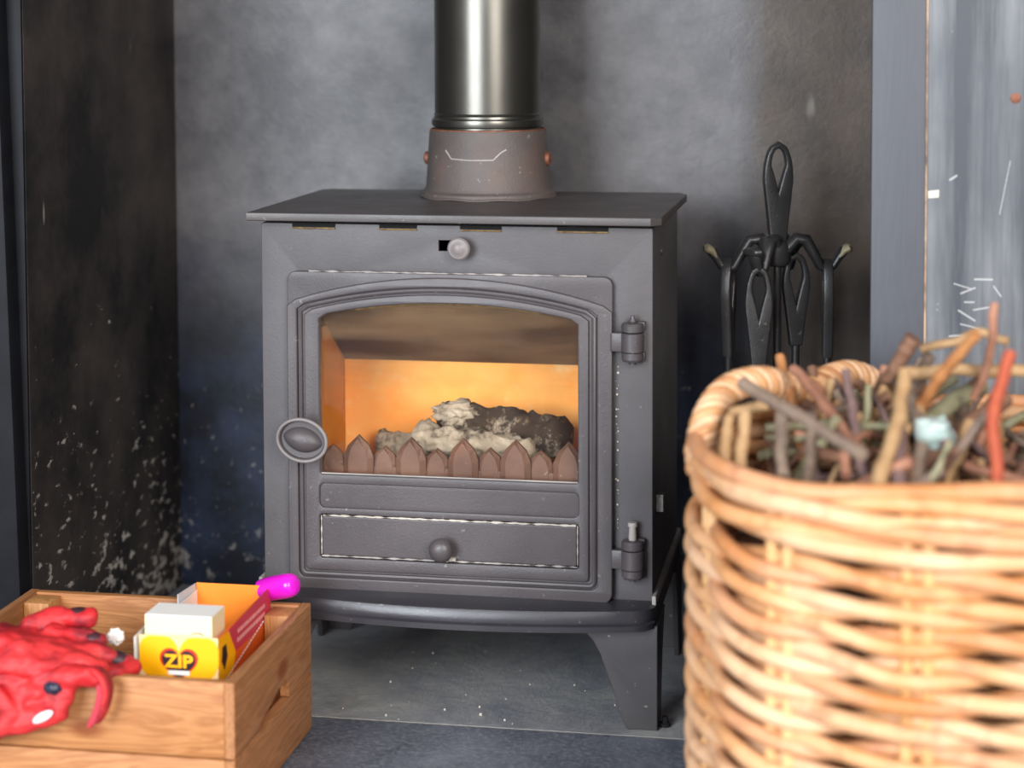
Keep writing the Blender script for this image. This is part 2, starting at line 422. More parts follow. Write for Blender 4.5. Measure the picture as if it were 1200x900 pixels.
struct(part('wall_back', bx(-.60, .60, .458, .56, 0, 2.0), M_back))
struct(part('wall_left', bx(-.60, -.486, -.03, .458, 0, 2.0), M_left))
struct(part('wall_right', bx(.4625, .60, -.024, .458, 0, 2.0), M_left))
struct(part('wall_left_pier', bx(-2.2, -.60, -.03, .10, 0, 2.4), M_pier)).name = 'wall_front_left'
struct(part('wall_front_right', bx(.60, 2.2, -.024, .10, 0, 2.4), M_pier))
struct(part('wall_front_upper', bx(-.60, .60, -.03, .10, 1.35, 2.4), M_pier))
struct(part('ceiling', bx(-.60, .60, .10, .56, 2.0, 2.06), M_left))
struct(part('trim_5', bx(-.60, -.4868, -.0345, -.0302, 0, 1.35), M_jamb))
# leaning black jamb board at the left, grey post and scratched panel at the right
bm = bmesh.new(); r = .006
v = box(bm, -.60, -.4895, -.062, -.03, 0, 1.35, bev=.004)
for q in v: q.co.x += -.0165*(q.co.z-.14)/.67*(1 if q.co.x > -.55 else 0) + .002
struct(part('trim_1', bm, M_jamb, smooth=.6))
struct(part('trim_2', bx(.4597, .5145, -.052, -.024, 0, 1.35, bev=.0015), M_postboard, smooth=.6))
pn = struct(part('wall_panel_right', bx(.5165, 1.15, -.048, -.024, 0, 1.35, bev=.001), M_panel)); pn.name = 'trim_3'
part('raw_edge', bx(.5146, .5164, -.049, -.026, 0, 1.35), simple('raw_board_edge', 'C9A98C', '5C4A44', 30, .8), pn, label='pale raw edge of the panel')
part('paint_chip', plate([[(.518, .6005), (.5285, .6015), (.529, .6095), (.5175, .608)]], -.0486, .0008, 0), M_dust, pn, label='bare chip in the paint')
part('screw_plug', lt([(0, .0012), (.004, .0012), (.0055, .0006), (.0055, 0)], (.6045, -.0478, .7045), 'y', 20), M_rust, pn, smooth=.6, label='rusty brown screw head')

# ------------------------------------------------------------------ the stove
stove = root('wood_burning_stove', 'dark grey cast iron stove with arched glass door standing on the slate hearth', 'stove', (0, .16, 0))
S = stove
lid = part('lid', plate([[(-.235, 0), (.224, 0), (.235, .012), (.2365, .305), (.226, .326), (-.226, .326), (-.2365, .315), (-.235, .0)]], 0, .0095, .0012,
     Matrix(((1,0,0),(0,0,1),(0,-1,0)))), M_lid, S, smooth=.6)
for v in lid.data.vertices: pass
# the plate above is laid flat: put it at z .5615-.571
zs = [v.co.z for v in lid.data.vertices]; dz = .571-max(zs)
for v in lid.data.vertices: v.co.z += dz
# body shell: front with opening, sides, back, top, bottom
front_hole = rrect(-.168, .158, .176, .488, .006)
bm = plate([rrect(-.2242, .2242, .138, .5575, .002, 2), front_hole, [(-.0170, .5285), (.004, .5285), (.004, .5405), (-.0170, .5405)]], .021, .006, .0008)
front = part('front_panel', bm, M_body, S, smooth=.6)
part('side_panel', bx(-.2242, -.2192, .0272, .31, .138, .5575, bev=.0006), M_body, S)
part('side_panel', bx(.2192, .2242, .0272, .31, .138, .5575, bev=.0006), M_body, S)
part('back_panel', bx(-.2190, .2190, .304, .31, .138, .5575), M_body, S)
part('top_plate', bx(-.2190, .2190, .0275, .3035, .5520, .5575), M_body, S)
part('bottom_plate', bx(-.2190, .2190, .0275, .3035, .1385, .1445), M_body, S)
part('slot_backing', bx(-.02, .02, .030, .034, .52, .548), M_black, S)
# rope-sealed gaps under the lid
for x0, x1 in ((-.187, -.137), (-.085, -.042), (.008, .055), (.118, .175)):
    part('lid_gap', bx(x0, x1, .0196, .0212, .5535, .5572), M_black, S)
    part('rope_seal', tb([(x0+(x1-x0)*k/10, .0192, .5522+.0006*noise.noise(Vector((k*1.7, x0*50, 0)))) for k in range(11)], .0009, 6), M_rope, S)
# body side details
part('side_screw', lt([(0, .003), (.0035, .002), (.005, 0)], (.2242, .112, .522), 'x', 16), M_steel, S, smooth=.6)
part('air_lever_tab', bx(.2242, .2335, .052, .066, .2335, .2535, bev=.001), M_steel, S, label='small bare steel tab on the side')

# bow-fronted shelf
def bow(d, x): return -.002+d*(1-(x/.236)**2)
def shelf_loop(front, d, back=.31, hw=.234):
    pts = [(hw, back), (-hw, back)]
    for k in range(41):
        x = -hw+2*hw*k/40; e = min(1, (hw-abs(x))/.012)
        pts.append((x, front-d*(1-(x/hw)**2)*1.0+.012*(1-math.sqrt(max(0, 1-(1-e)**2)))))
    return pts
bm = bmesh.new()
prof = [(.1412, .024, 0), (.1412, .016, 0), (.1400, .004, .6), (.1375, -.0035, .95), (.1300, -.0060, 1), (.1240, -.0055, 1), (.1222, -.0095, 1.02), (.1160, -.0095, 1.02), (.1150, -.005, 1), (.1150, .02, 1)]
prof = [(z, f, d) for z, f, d in prof]
rings = []
for z, f, d in prof:
    lp = shelf_loop(f, .030*d, .31, .2282)
    rings.append([bm.verts.new((x, y, z)) for x, y in lp])
for A, B in zip(rings, rings[1:]):
    for k in range(len(A)): bm.faces.new((A[k], A[(k+1) % len(A)], B[(k+1) % len(A)], B[k]))
bm.faces.new(rings[-1])
shelf = part('bow_fronted_shelf', bm, M_shelf, S, smooth=.7)
part('shelf_side_lip', bx(.2245, .2290, .012, .31, .139, .1490, bev=.0008), M_edge, shelf, label='pale side lip with its edge light painted in')  # pale colour stands in for light caught on the lip's top edge
part('shelf_side_lip', bx(-.2290, -.2245, .012, .31, .139, .1490, bev=.0008), M_edge, shelf, label='pale side lip with its edge light painted in')

# legs: a shaped front web and a side web, thick plate
def leg(sx, y0, back=False):
    def c(x, z): return (sx*x, z)
    out = [c(.138, .118), c(.150, .108), c(.160, .098), c(.168, .083), c(.174, .066), c(.181, .046), c(.189, .022), c(.196, .003), c(.1985, 0), c(.2315, 0), c(.2315, .118)]
    bm = plate([out], y0, .007, .0012)
    s2 = [(0, .118), (0, 0), (.030, 0), (.034, .004), (.042, .04), (.052, .075), (.068, .104), (.078, .118)]
    m = Matrix(((0, sx, 0), ((-1 if back else 1), 0, 0), (0, 0, 1)))
    b2 = plate([s2], 0, .006, .001)
    for v in b2.verts:
        y, x, z = v.co.x, v.co.y, v.co.z
        v.co = Vector((sx*(.2315-x), (y0+.0005-y if back else y0+.0065+y), z))
    merge(bm, b2)
    return bm
for sx in (1, -1):
    l1 = part('leg', leg(sx, .004), M_legm, S, smooth=.6); part('leg', leg(sx, .295, True), M_legm, S, smooth=.6)
    part('foot_bolt', lt([(0, 0), (.006, 0), (.006, .004), (.0035, .004), (.0035, .011), (0, .011)], (sx*.2385, .02, .0005), 'z', 14), M_black, l1, smooth=.6)

# door
opening = arch(-.1538, .1426, .2725, .4545, .4705, .003)
flap_hole = rrect(-.1545, .1430, .1765, .2265, .003)
groove = rrect(-.1545, .1430, .2345, .2620, .006)
door = bm = plate([rrect(-.1915, .1807, .1385, .5035, .010), opening, flap_hole], .0125, .0085, .001)
merge(bm, plate([arch(-.1915, .1807, .1385, .4690, .4995, .012), arch(-.1795, .1640, .1535, .4650, .4885, .008)], .0085, .005, .0016))
merge(bm, plate([arch(-.1712, .1545, .1620, .4590, .4805, .005), opening, groove, flap_hole], .0085, .005, .0016))
merge(bm, plate([rrect(-.156, .1445, .233, .2635, .006)], .0112, .003, .0005))
o_ = [(x, .0120, z) for x, z in arch(-.1762, .1603, .1570, .4622, .4850, .006)]
tube(bm, o_, .0028, 8, closed=True)
door = part('door', bm, M_cast, S, smooth=.6)
part('glass_pane', bx(-.158, .147, .0165, .0200, .2685, .4745), M_glass, door, label='clear heat-proof glass with a brown smoke haze')
# glass seal line and pale ash line round the opening's foot
part('seal_edge', tb([(-.153+.295*k/40, .0118, .2732) for k in range(41)], .0008, 6), M_edge, door, label='pale dusty lower edge of the glass opening')
part('seal_edge', tb([(x, .0165, z-.0012) for x, z in opening if z > .462], .0012, 6), M_rope, door, label='yellowed rope seal along the arch')
flap = part('ash_flap', plate([rrect(-.1520, .1405, .1790, .2240, .0025)], .0100, .006, .0008), M_cast, door, smooth=.6)
def ash_line(x0, x1, z, amp, r, y):
    return tb([(x0+(x1-x0)*k/90, y, z+amp*noise.noise(Vector((k*.7, z*90, 0)))) for k in range(91)], [r*max(.12, .55+1.3*noise.noise(Vector((k*.33, z*40, 3)))) for k in range(91)], 6)
part('ash_line', ash_line(-.151, .140, .2248, .0006, .0017, .0108), M_dust, door, label='line of white ash above the flap')
part('ash_line', ash_line(-.153, .142, .1782, .0003, .0012, .0104), M_edge, door, label='bare worn edge below the flap')
part('ash_line', tb([(.1416, .0105, .18+.045*k/20) for k in range(21)], [.0009*(.4+abs(noise.noise(Vector((k*.8, 7, 0))))) for k in range(21)], 6), M_dust, door)
part('ash_line', tb([(-.1530, .0105, .18+.045*k/20) for k in range(21)], [.0009*(.4+abs(noise.noise(Vector((k*.8, 9, 0))))) for k in range(21)], 6), M_dust, door)
part('chipped_paint_line', ash_line(-.166, .152, .5040, .0004, .0012, .0135), M_edge, door, label='chipped pale line along the door head')
knobp = [(0, .0245), (.004, .0242), (.0085, .0225), (.0118, .019), (.0128, .0155), (.0118, .0125), (.009, .0105), (.0055, .009), (.005, 0)]
part('flap_knob', lt([(r*1.08, h) for r, h in knobp], (-.0107, .0100, .1945), 'y', 28), M_cast, flap, smooth=.7)
part('flap_tab', bx(-.004, .004, .004, .0098, .180, .184, bev=.0005), M_edge, flap)
part('air_slider_knob', lt([(r*1.05, h) for r, h in [(0, .020), (.0055, .0195), (.0065, .0185), (.0105, .018), (.0122, .016), (.0122, .012), (.0112, .0105), (.006, .009), (.005, 0)]], (.0092, .021, .5330), 'y', 28), M_knob, S, smooth=.7)
# hinges
for zc, pin in ((.4328, .004), (.1905, .016)):
    h = part('hinge', lt([(.0122, -.0105), (.0128, -.0095), (.0128, .0095), (.0122, .0105)], (.2035, .0085, zc), 'z', 28), M_cast, S, smooth=.5)
    part('hinge_arm', bx(.1800, .2035, .0045, .0125, zc-.0105, zc+.0105, bev=.0015), M_cast, h, smooth=.6)
    part('hinge_bracket', bx(.2035, .2170, .010, .0215, zc+.011, zc+.0225, bev=.002), M_cast, h, smooth=.6)
    part('hinge_bracket', bx(.2035, .2170, .010, .0215, zc-.0225, zc-.011, bev=.002), M_cast, h, smooth=.6)
    part('hinge_cap', lt([(.0105, .0112), (.0122, .0122), (.0125, .0190), (.0112, .0212), (.006, .0218), (0, .0218)], (.2035, .0085, zc), 'z', 28), M_cast, h, smooth=.5)
    part('hinge_cap', lt([(.0122, -.0112), (.0122, -.0185), (.0105, -.0212), (0, -.0218)], (.2035, .0085, zc), 'z', 28), M_cast, h, smooth=.5)
    part('hinge_pin', lt([(.0040, .0216), (.0046, .0235+pin*.0), (.0038, .0216+pin), (.0055 if pin > .01 else .003, .0216+pin), (.0050 if pin > .01 else .002, .0216+pin+.004), (0, .0222+pin+.004)], (.2035, .0085, zc), 'z', 18), M_edge if pin > .01 else M_cast, h, smooth=.5)
    part('hinge_pin', lt([(.004, -.0218), (.004, -.0245), (0, -.025)], (.2035, .0085, zc), 'z', 16), M_cast, h, smooth=.5)
# dust crumbs in the hinge gap
rnd = random.Random(3)
bm = bmesh.new()
for k in range(26):
    z = .22+.19*rnd.random(); x = .1835+.003*rnd.random()
    r = bmesh.ops.create_icosphere(bm, subdivisions=1, radius=.0006+.0012*rnd.random()**2)['verts']
    bmesh.ops.translate(bm, verts=r, vec=(x, .0195, z))
dc = part('flaking_dust', bm, M_dust, S, label='pale flakes along the door edge'); dc['kind'] = 'stuff'
# oval door handle
hc = Vector((-.1655, .0085, .3175)); tilt = math.radians(-12)
ax = (Vector((math.cos(tilt), 0, math.sin(tilt))), Vector((-math.sin(tilt), 0, math.cos(tilt))), Vector((0, -1, 0)))
hd = part('door_handle', lt([(.007, 0), (.007, .018), (.016, .020), (.024, .023), (.0262, .027), (.0262, .031), (.0245, .0325), (.0228, .0310), (.0220, .0275), (0, .0265)], hc, ax, 40, (1.13, .93)), M_cast, door, smooth=.7, label='oval iron door handle with a raised rim')
bm = bmesh.new(); N = 40
lens = []
for k in range(N):
    a = 2*PI*k/N; lens.append((math.cos(a)*.0225, math.copysign(abs(math.sin(a))**1.35, math.sin(a))*.0138))
rings = []
for s_, hh in ((1.04, .0268), (1, .0290), (.8, .0330), (.55, .0355), (.28, .0368)):
    rings.append([bm.verts.new(hc+ax[0]*a*s_+ax[1]*b*s_+ax[2]*hh) for a, b in lens])
ct = bm.verts.new(hc+ax[2]*.0371)
for A, B in zip(rings, rings[1:]):
    for k in range(N): bm.faces.new((A[k], A[(k+1) % N], B[(k+1) % N], B[k]))
for k in range(N): bm.faces.new((rings[-1][k], rings[-1][(k+1) % N], ct))
part('handle_boss', bm, M_cast, door, smooth=.8, label='smooth domed boss of the handle')
part('handle_rim', tb([hc+ax[0]*.0285*math.cos(a)+ax[1]*.0235*math.sin(a)+ax[2]*.0315 for a in [2*PI*k/40 for k in range(40)]], .0022, 8, closed=True), M_knob, door, smooth=.9)

# firebox
BY, BX0, BX1 = .205, -.178, .168
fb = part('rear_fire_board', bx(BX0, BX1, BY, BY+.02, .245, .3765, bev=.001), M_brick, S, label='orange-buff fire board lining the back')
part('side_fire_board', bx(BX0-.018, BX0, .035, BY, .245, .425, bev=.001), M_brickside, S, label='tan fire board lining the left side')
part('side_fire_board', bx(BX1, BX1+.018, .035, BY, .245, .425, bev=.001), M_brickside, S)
part('inner_back', bx(-.20, .19, BY+.021, BY+.026, .245, .55), M_baffle, S)
bm = plate([[(BX0+.001, 0), (BX1-.001, 0), (BX1-.001, .118), (BX0+.001, .118)]], 0, .008, .0015)
R3 = Matrix.Rotation(math.radians(54), 3, 'X')
for v in bm.verts:
    v.co = R3 @ v.co + Vector((0, .196, .380)) if False else v.co
# baffle leans forward and up from the top of the rear board
for v in bm.verts:
    t = v.co.z/.118; off = v.co.y
    v.co = Vector((v.co.x, .203-.128*t, .3785+.085*t-off))
part('baffle_plate', bm, M_baffle, S, smooth=.6, label='smoke-browned sloping baffle plate')
part('throat_bar', bx(BX0, BX1, .030, .036, .478, .55), M_baffle, S)
part('grate', bx(BX0, BX1, .03, BY, .236, .250, bev=.001), M_char, S)
guard = part('log_guard', bx(-.166, .156, .0405, .0490, .252, .276, bev=.001), M_fence, S, label='row of pointed iron teeth behind the glass')
teeth = [(-.149, .2995, 0), (-.1165, .3125, 1), (-.087, .2995, 0), (-.0547, .3115, 1), (-.0257, .2985, 0), (.0063, .3125, 1), (.0361, .3015, 0), (.0667, .3130, 1), (.0945, .3005, 0), (.1275, .3125, 1)]
for x, zt, tall in teeth:
    w2, y = (.0172, .0375) if tall else (.0150, .0435)
    z0 = .262; h = zt-z0
    o2 = [(-w2, 0), (-w2*1.02, h*.5), (-w2*.72, h*.76), (0, h), (w2*.72, h*.76), (w2*1.02, h*.5), (w2, 0)]
    bm = bmesh.new()
    O = [bm.verts.new((x+a, y+.001, z0+b)) for a, b in o2]; Bk = [bm.verts.new((x+a, y+.006, z0+b)) for a, b in o2]
    I = [bm.verts.new((x+a*.62, y-.0035, z0+min(b, h*.99)*(.93 if b else 1))) for a, b in o2]
    n = len(o2)
    for k in range(n-1):
        bm.faces.new((O[k], O[k+1], I[k+1], I[k])); bm.faces.new((O[k+1], O[k], Bk[k], Bk[k+1]))
    bm.faces.new(I); bm.faces.new(Bk); bm.faces.new((O[0], I[0], I[-1], O[-1], Bk[-1], Bk[0]))
    part('tooth', bm, M_fence, guard)
# ash bed
def lump(cx, cy, cz, rx, ry, rz, seed, amp=.3, sub=4, freq=2.2, rot=0, tilt=0):
    bm = bmesh.new(); r = bmesh.ops.create_icosphere(bm, subdivisions=sub, radius=1)['verts']
    mt = Matrix.Rotation(rot, 3, 'Z') @ Matrix.Rotation(tilt, 3, 'Y')
    for v in r:
        n = v.co.normalized()
        d = 1+amp*noise.fractal(n*freq+Vector((seed, seed*2.1, 0)), .8, 2.2, 5)
        q = Vector((n.x*rx*d, n.y*ry*d, n.z*rz*d)); v.co = mt @ q + Vector((cx, cy, cz))
    return bm
a_ = tag(part('bed_of_ash', lump(-.01, .12, .252, .155, .068, .022, 5, .25, 4, 4), M_ash, loc=(0, .12, .25), smooth=3), 'grey bed of ash on the grate inside the stove', 'ash'); a_['kind'] = 'stuff'
lg = root('burnt_log', 'burnt log split in cracked white ash and black char behind the stove glass', 'log', (.01, .13, .262))
def logshape(p0, p1, r0, r1, seed, amp):
    bm = bmesh.new(); n = 30; N = 48; p0 = Vector(p0); p1 = Vector(p1); d = (p1-p0).normalized()
    a = d.cross(Vector((0, 0, 1))).normalized(); b = a.cross(d); rings = []
    for i in range(N+1):
        t = i/N; e = min(t, 1-t); cap = min(1, math.sqrt(max(0, 1-(1-min(1, e/.10))**2))) if e < .1 else 1
        ring = []
        for k in range(n):
            th = 2*PI*k/n; q = p0.lerp(p1, t)
            nv = Vector((math.cos(th), math.sin(th), t*5))
            rr = (r0+(r1-r0)*t)*max(cap, .02)*(1+amp*noise.fractal(nv*1.7+Vector((seed, 0, 0)), .7, 2.1, 6)+.12*math.sin(th*2+seed))
            ring.append(bm.verts.new(q+a*rr*math.cos(th)*1.1+b*rr*math.sin(th)))
        rings.append(ring)
    for A, B in zip(rings, rings[1:]):
        for k in range(n): bm.faces.new((A[k], A[(k+1) % n], B[(k+1) % n], B[k]))
    bm.faces.new(rings[0]); bm.faces.new(rings[-1])
    return bm
part('ashy_half', logshape((-.072, .112, .298), (.080, .100, .286), .017, .014, 2.0, .5), M_ash, lg, smooth=3, label='white ash crust')
part('charred_half', logshape((-.050, .150, .314), (.118, .140, .290), .019, .024, 6.0, .40), M_char, lg, smooth=3, label='dark charred half')
part('ash_peak', lump(-.022, .134, .324, .026, .012, .013, 9, .6, 4, 2.0), M_ash, lg, smooth=3)
tag(part('log_stub', logshape((-.128, .17, .276), (-.07, .16, .277), .013, .011, 4.0, .3), M_ash, loc=(-.1, .165, .27), smooth=3), 'short grey burnt stub at the back left of the firebox', 'log')

# ------------------------------------------------------------------ flue
flue = root('flue_pipe', 'glossy dark flue pipe rising from the cast collar on top of the stove', 'pipe', (-.0045, .25, .571))
PC = (-.0045, .25, .571)
part('collar', lt([(.0815, .0), (.0835, .002), (.0830, .006), (.0785, .009), (.0765, .013), (.0740, .055), (.0722, .0800), (.0715, .0825), (.0680, .0825), (.0680, .040)], PC, 'z', 64), M_collar, flue, smooth=.5, label='dusty cast iron collar')
part('fire_cement', tb([(PC[0]+.0835*math.cos(a), PC[1]+.0835*math.sin(a), .5722+.0006*math.sin(a*9)) for a in [2*PI*k/60 for k in range(60)]], .0016, 6, closed=True), M_collar, flue)
part('pipe', lt([(.0655, .050), (.0655, .0860), (.0688, .0875), (.0695, .0915), (.0690, .0955), (.0665, .0975), (.0660, .1000), (.0668, .1015), (.0655, .1035), (.0655, 1.42)], PC, 'z', 96), M_pipe, flue, smooth=.5)
part('rust_ring', tb([(PC[0]+.0700*math.cos(a), PC[1]+.0700*math.sin(a), PC[2]+.0832) for a in [2*PI*k/60 for k in range(60)]], .0011, 6, closed=True), M_rust, flue)
cs = [(-.040, .0600), (-.032, .0500), (-.010, .0487), (.020, .0490), (.029, .0580), (.036, .0620)]
def on_collar(x, h, y=.0008):
    r = .0753-(h-.013)*.045; return (PC[0]+x, PC[1]-math.sqrt(r*r-x*x)-y*.3, PC[2]+h)
part('collar_seam', tb([on_collar(a[0]+(b[0]-a[0])*t/6, a[1]+(b[1]-a[1])*t/6) for a, b in zip(cs, cs[1:]) for t in range(6)], .0009, 6), M_edge, flue, smooth=1)
for a0 in (4, 176):
    a = math.radians(a0); d = Vector((math.cos(a), math.sin(a)*-1, 0)); t = d.cross(Vector((0, 0, 1)))
    part('collar_bolt', lt([(0, .008), (.005, .0075), (.0075, .006), (.008, .002), (.0105, .0015), (.0105, -.004)], Vector(PC)+d*.0722+Vector((0, 0, .047)), (t, Vector((0, 0, 1)), d), 20), M_rust, flue, smooth=.6, label='rusty collar bolt')

# ------------------------------------------------------------------ fireside tool set
TX, TY = .3508, .25
stand = root('tool_stand', 'black iron fireside tool stand with four curled hooks and a loop handle', 'tool stand', (TX, TY, 0))
def dirv(a): return Vector((math.cos(a), math.sin(a), 0))
def eye_outline(w2, h, n=14):
    """outline of a forged eye, from the neck up: teardrop"""
    L = []
    for k in range(n+1):
        t = k/n
        x = w2*math.sin(PI*min(1, .04+t*.96)**.0*0) if False else 0
        L.append(t)
    return L
def forged_eye(zt, zb, wmax, wneck, hole_t, hole_b, hole_w, c, ang, thick=.009, rim=.0045):
    """flat forged bar with a teardrop hole; returned bmesh faces direction ang (normal)"""
    def outer(s):
        return s
    H = zt-zb; right = []; hr = []
    n = 20
    for k in range(n+1):
        t = k/n
        # half width profile from neck (t=0) to crown (t=1)
        wv = wneck+(wmax-wneck)*min(1, max(0, t/.62))**1.1 if t < .62 else wmax*math.sqrt(max(0, 1-((t-.62)/.38)**2))**.9
        right.append((wv, zb+H*t))
    lp = right + [(-x, z) for x, z in reversed(right[:-1])]
    hh = hole_t-hole_b
    for k in range(n+1):
        t = k/n
        wv = hole_w*(t/.6)**1.15 if t < .6 else hole_w*math.sqrt(max(0, 1-((t-.6)/.4)**2))
        hr.append((wv, hole_b+hh*t))
    hl = hr + [(-x, z) for x, z in reversed(hr[1:-1])]
    bm = plate([lp, hl], -thick/2, thick, .0022)
    rot = Matrix.Rotation(ang, 3, 'Z')
    for v in bm.verts:
        v.co = rot @ v.co + Vector((c[0], c[1], 0))
    return bm
part('loop_handle', forged_eye(.6410, .5180, .0185, .0100, .6330, .5800, .0092, (TX, TY), math.radians(22), .011), M_tool, stand, smooth=.6)
part('hub', lt([(0, .032), (.012, .031), (.0165, .026), (.0165, .008), (.013, .002), (.008, 0), (0, 0)], (TX, TY, .490), 'z', 20), M_tool, stand, smooth=.6)
part('pole', tb([(TX, TY, .012), (TX, TY, .495)], .0048, 14), M_tool, stand, smooth=.9)
bm = lt([(.085, 0), (.085, .006), (.080, .010), (.012, .014), (0, .014)], (TX, TY, 0), 'z', 40)
part('base_plate', bm, M_tool, stand, smooth=.5)
for a in (math.radians(224), math.radians(-40), math.radians(100)):
    p = Vector((TX, TY, 0)); d = dirv(a)
    part('foot', tb([p+d*.07+Vector((0, 0, .014)), p+d*.095+Vector((0, 0, .016)), p+d*.12+Vector((0, 0, .009))], [.007, .008, .0085], 10), M_tool, stand, smooth=1.2)
arm_angles = [math.radians(180+10), math.radians(0+10), math.radians(-122), math.radians(72)]
arm_prof = [(.008, .508), (.022, .524), (.034, .5225), (.044, .505), (.052, .490), (.060, .4855), (.067, .490), (.073, .500), (.079, .509), (.085, .512)]
tools_at = []
for i, a in enumerate(arm_angles):
    d = dirv(a); k = 1.0 if i < 2 else .62
    pts = [Vector((TX, TY, 0))+d*r*k+Vector((0, 0, z)) for r, z in arm_prof]
    rad = [.0125, .0125, .0115, .0105, .0090, .0080, .0078, .0082, .0105, .0060]
    s = Vector((-d.y, d.x, 0))
    arm = part('hook_arm', tube(bmesh.new(), pts, [r_/1 for r_ in rad], 10, flat=.65, refdir=(0, 0, 1)), M_tool, stand, smooth=.9)
    tip = pts[-1]
    part('hook_tip', tube(bmesh.new(), [pts[-3], pts[-2], tip, tip+d*.004], [.0075, .0125, .0140, .0090], 12, flat=.42, refdir=(0, 0, 1)), M_brass if i < 2 else M_tool, arm, smooth=.9, label='worn metal fishtail tip')
    tools_at.append(Vector((TX, TY, 0))+d*.059*k)
kinds = [('fire_poker', 'iron fireside poker hanging on the left hook', 'poker'), ('fire_tongs', 'iron fireside rod with teardrop eye hanging on the right hook', 'tongs'),
         ('hearth_shovel', 'flat-faced teardrop iron handle hanging on the front hook', 'shovel'), ('hearth_brush', 'flat teardrop iron handle hanging behind the centre pole', 'brush')]
face = [math.radians(78), math.radians(96), math.radians(8), math.radians(15)]
tz = [(.5005, .3815), (.4985, .3790), (.4960, .3600), (.5060, .3915)]
tx = [(.2925, .240), (.4105, .262), (.3303, .215), (.3722, .268)]
for i, (nm, lb, ct_) in enumerate(kinds):
    x, y = tx[i]; zt, zb = tz[i]
    t = root(nm, lb, ct_, (x, y, .06), 'fireside tools on the stand')
    part('handle', forged_eye(zt, zb, .0168, .0075, zt-.009, zt-.066, .0082, (x, y), face[i], .0125), M_tool, t, smooth=.6)
    part('shaft', tb([(x, y, .10), (x, y, zb+.004)], .0050, 10), M_tool, t, smooth=1)
    if i == 0: part('poker_point', tb([(x, y, .104), (x, y, .075), (x+.002, y, .05)], [.0046, .0042, .0008], 10), M_tool, t, smooth=1)
    if i == 1:
        part('tong_jaw', tb([(x, y, .11), (x+.012, y, .09), (x+.004, y, .05)], .004, 8), M_tool, t, smooth=1)
        part('tong_jaw', tb([(x, y, .11), (x-.012, y, .09), (x-.004, y, .05)], .004, 8), M_tool, t, smooth=1)
    if i == 2: part('shovel_blade', plate([[(x-.028, .05), (x+.028, .05), (x+.030, .11), (x+.012, .128), (x-.012, .128), (x-.030, .11)]], y-.002, .003, .0008), M_tool, t, smooth=.6)
    if i == 3:
        part('brush_head', bx(x-.022, x+.022, y-.008, y+.008, .10, .118, bev=.003), M_tool, t)
        b = part('bristles', lt([(.020, 0), (.024, -.035), (0, -.035)], (x, y, .0995), 'z', 20), M_bristle, t); b['kind'] = 'stuff'

# ------------------------------------------------------------------ crate
X0, X1, Y0, Y1, ZT = -.477, -.147, -.322, -.056, .143
crate = root('wooden_crate', 'slatted pine crate holding gloves and firelighters in front of the stove', 'crate', ((X0+X1)/2, (Y0+Y1)/2, 0))
T = .0105
for z0, z1, i in ((.002, .0655, 0), (.0675, ZT, 1)):
    part('front_board', bx(X0+T, X1-T, Y0, Y0+T, z0, z1, bev=.0012), M_wx[i], crate, smooth=.6)
    part('rear_board', bx(X0+T, X1-T, Y1-T, Y1, z0, z1, bev=.0012), M_wx[2-i], crate, smooth=.6)
RY = Matrix(((0, 1, 0), (1, 0, 0), (0, 0, 1)))
def side_board(x, lp):
    bm = plate([lp], 0, T, .0012)
    for v in bm.verts: v.co = Vector((x+v.co.y, v.co.x, v.co.z))
    return bm
upper = [(Y0, .0675), (-.243, .0675), (-.236, .074), (-.170, .088), (-.150, .0885), (-.142, .078), (-.141, .0675), (Y1, .0675), (Y1, ZT), (Y0, ZT)]
lower = [(Y0, .002), (Y1, .002), (Y1, .0655), (Y0, .0655)]
for x in (X0, X1-T):
    part('side_board', side_board(x, upper), M_wy[0], crate, smooth=.6, label='upper side board with a cut-out grip')
    part('side_board', side_board(x, lower), M_wy[1], crate, smooth=.6)
for x, y in ((X0+T, Y0+T), (X0+T, Y1-T-.034), (X1-T-.030, Y1-T-.034), (X1-T-.030, Y0+T)):
    zt = .1405 if y > -.2 else .118
    part('corner_post', bx(x+.0003, x+.030, y+.0003, y+.034, .006, zt, bev=.001), M_wz, crate, smooth=.6)
for k in range(5):
    y = Y0+T+.002+k*.049
    part('bottom_slat', bx(X0+T+.001, X1-T-.001, y, y+.044, .0005, .0055), M_wx[k % 3], crate)

# firelighter carton, front face yellow with heart, long orange side
fx0, fx1, fy0, fy1, fz0, fz1 = -.2735, -.1885, -.246, -.072, .0065, .1610
carton = root('firelighter_carton', 'open yellow and orange firelighter carton with a heart logo standing in the crate', 'carton', ((fx0+fx1)/2, (fy0+fy1)/2, fz0))
part('front_face', bx(fx0, fx1, fy0, fy0+.0008, fz0, fz1), M_ylo, carton, label='yellow printed front')
part('side_face', bx(fx0, fx0+.0008, fy0+.001, fy1, fz0, fz1-.004), M_card, carton)
part('rear_face', bx(fx0, fx1-.001, fy1-.0008, fy1, fz0, fz1+.004), M_orb, carton, label='bright orange rear panel')
part('bottom_face', bx(fx0, fx1, fy0, fy1, fz0-.0006, fz0), M_card, carton)
def ypanel(x, pts, t=.0008):
    bm = plate([pts], 0, t, 0)
    for v in bm.verts: v.co = Vector((x+v.co.y, v.co.x, v.co.z))
    return bm
sf = part('side_face', ypanel(fx1-.0008, [(fy0, fz0), (fy1, fz0), (fy1, fz1+.003), (fy0, fz1)]), M_ora, carton, label='orange printed side')
part('pink_band', ypanel(fx1+.0001, [(fy0+.030, fz1-.0005), (fy1, fz1+.0025), (fy1, fz1-.030), (fy0+.055, fz1-.030)], .0003), M_pnk, sf)
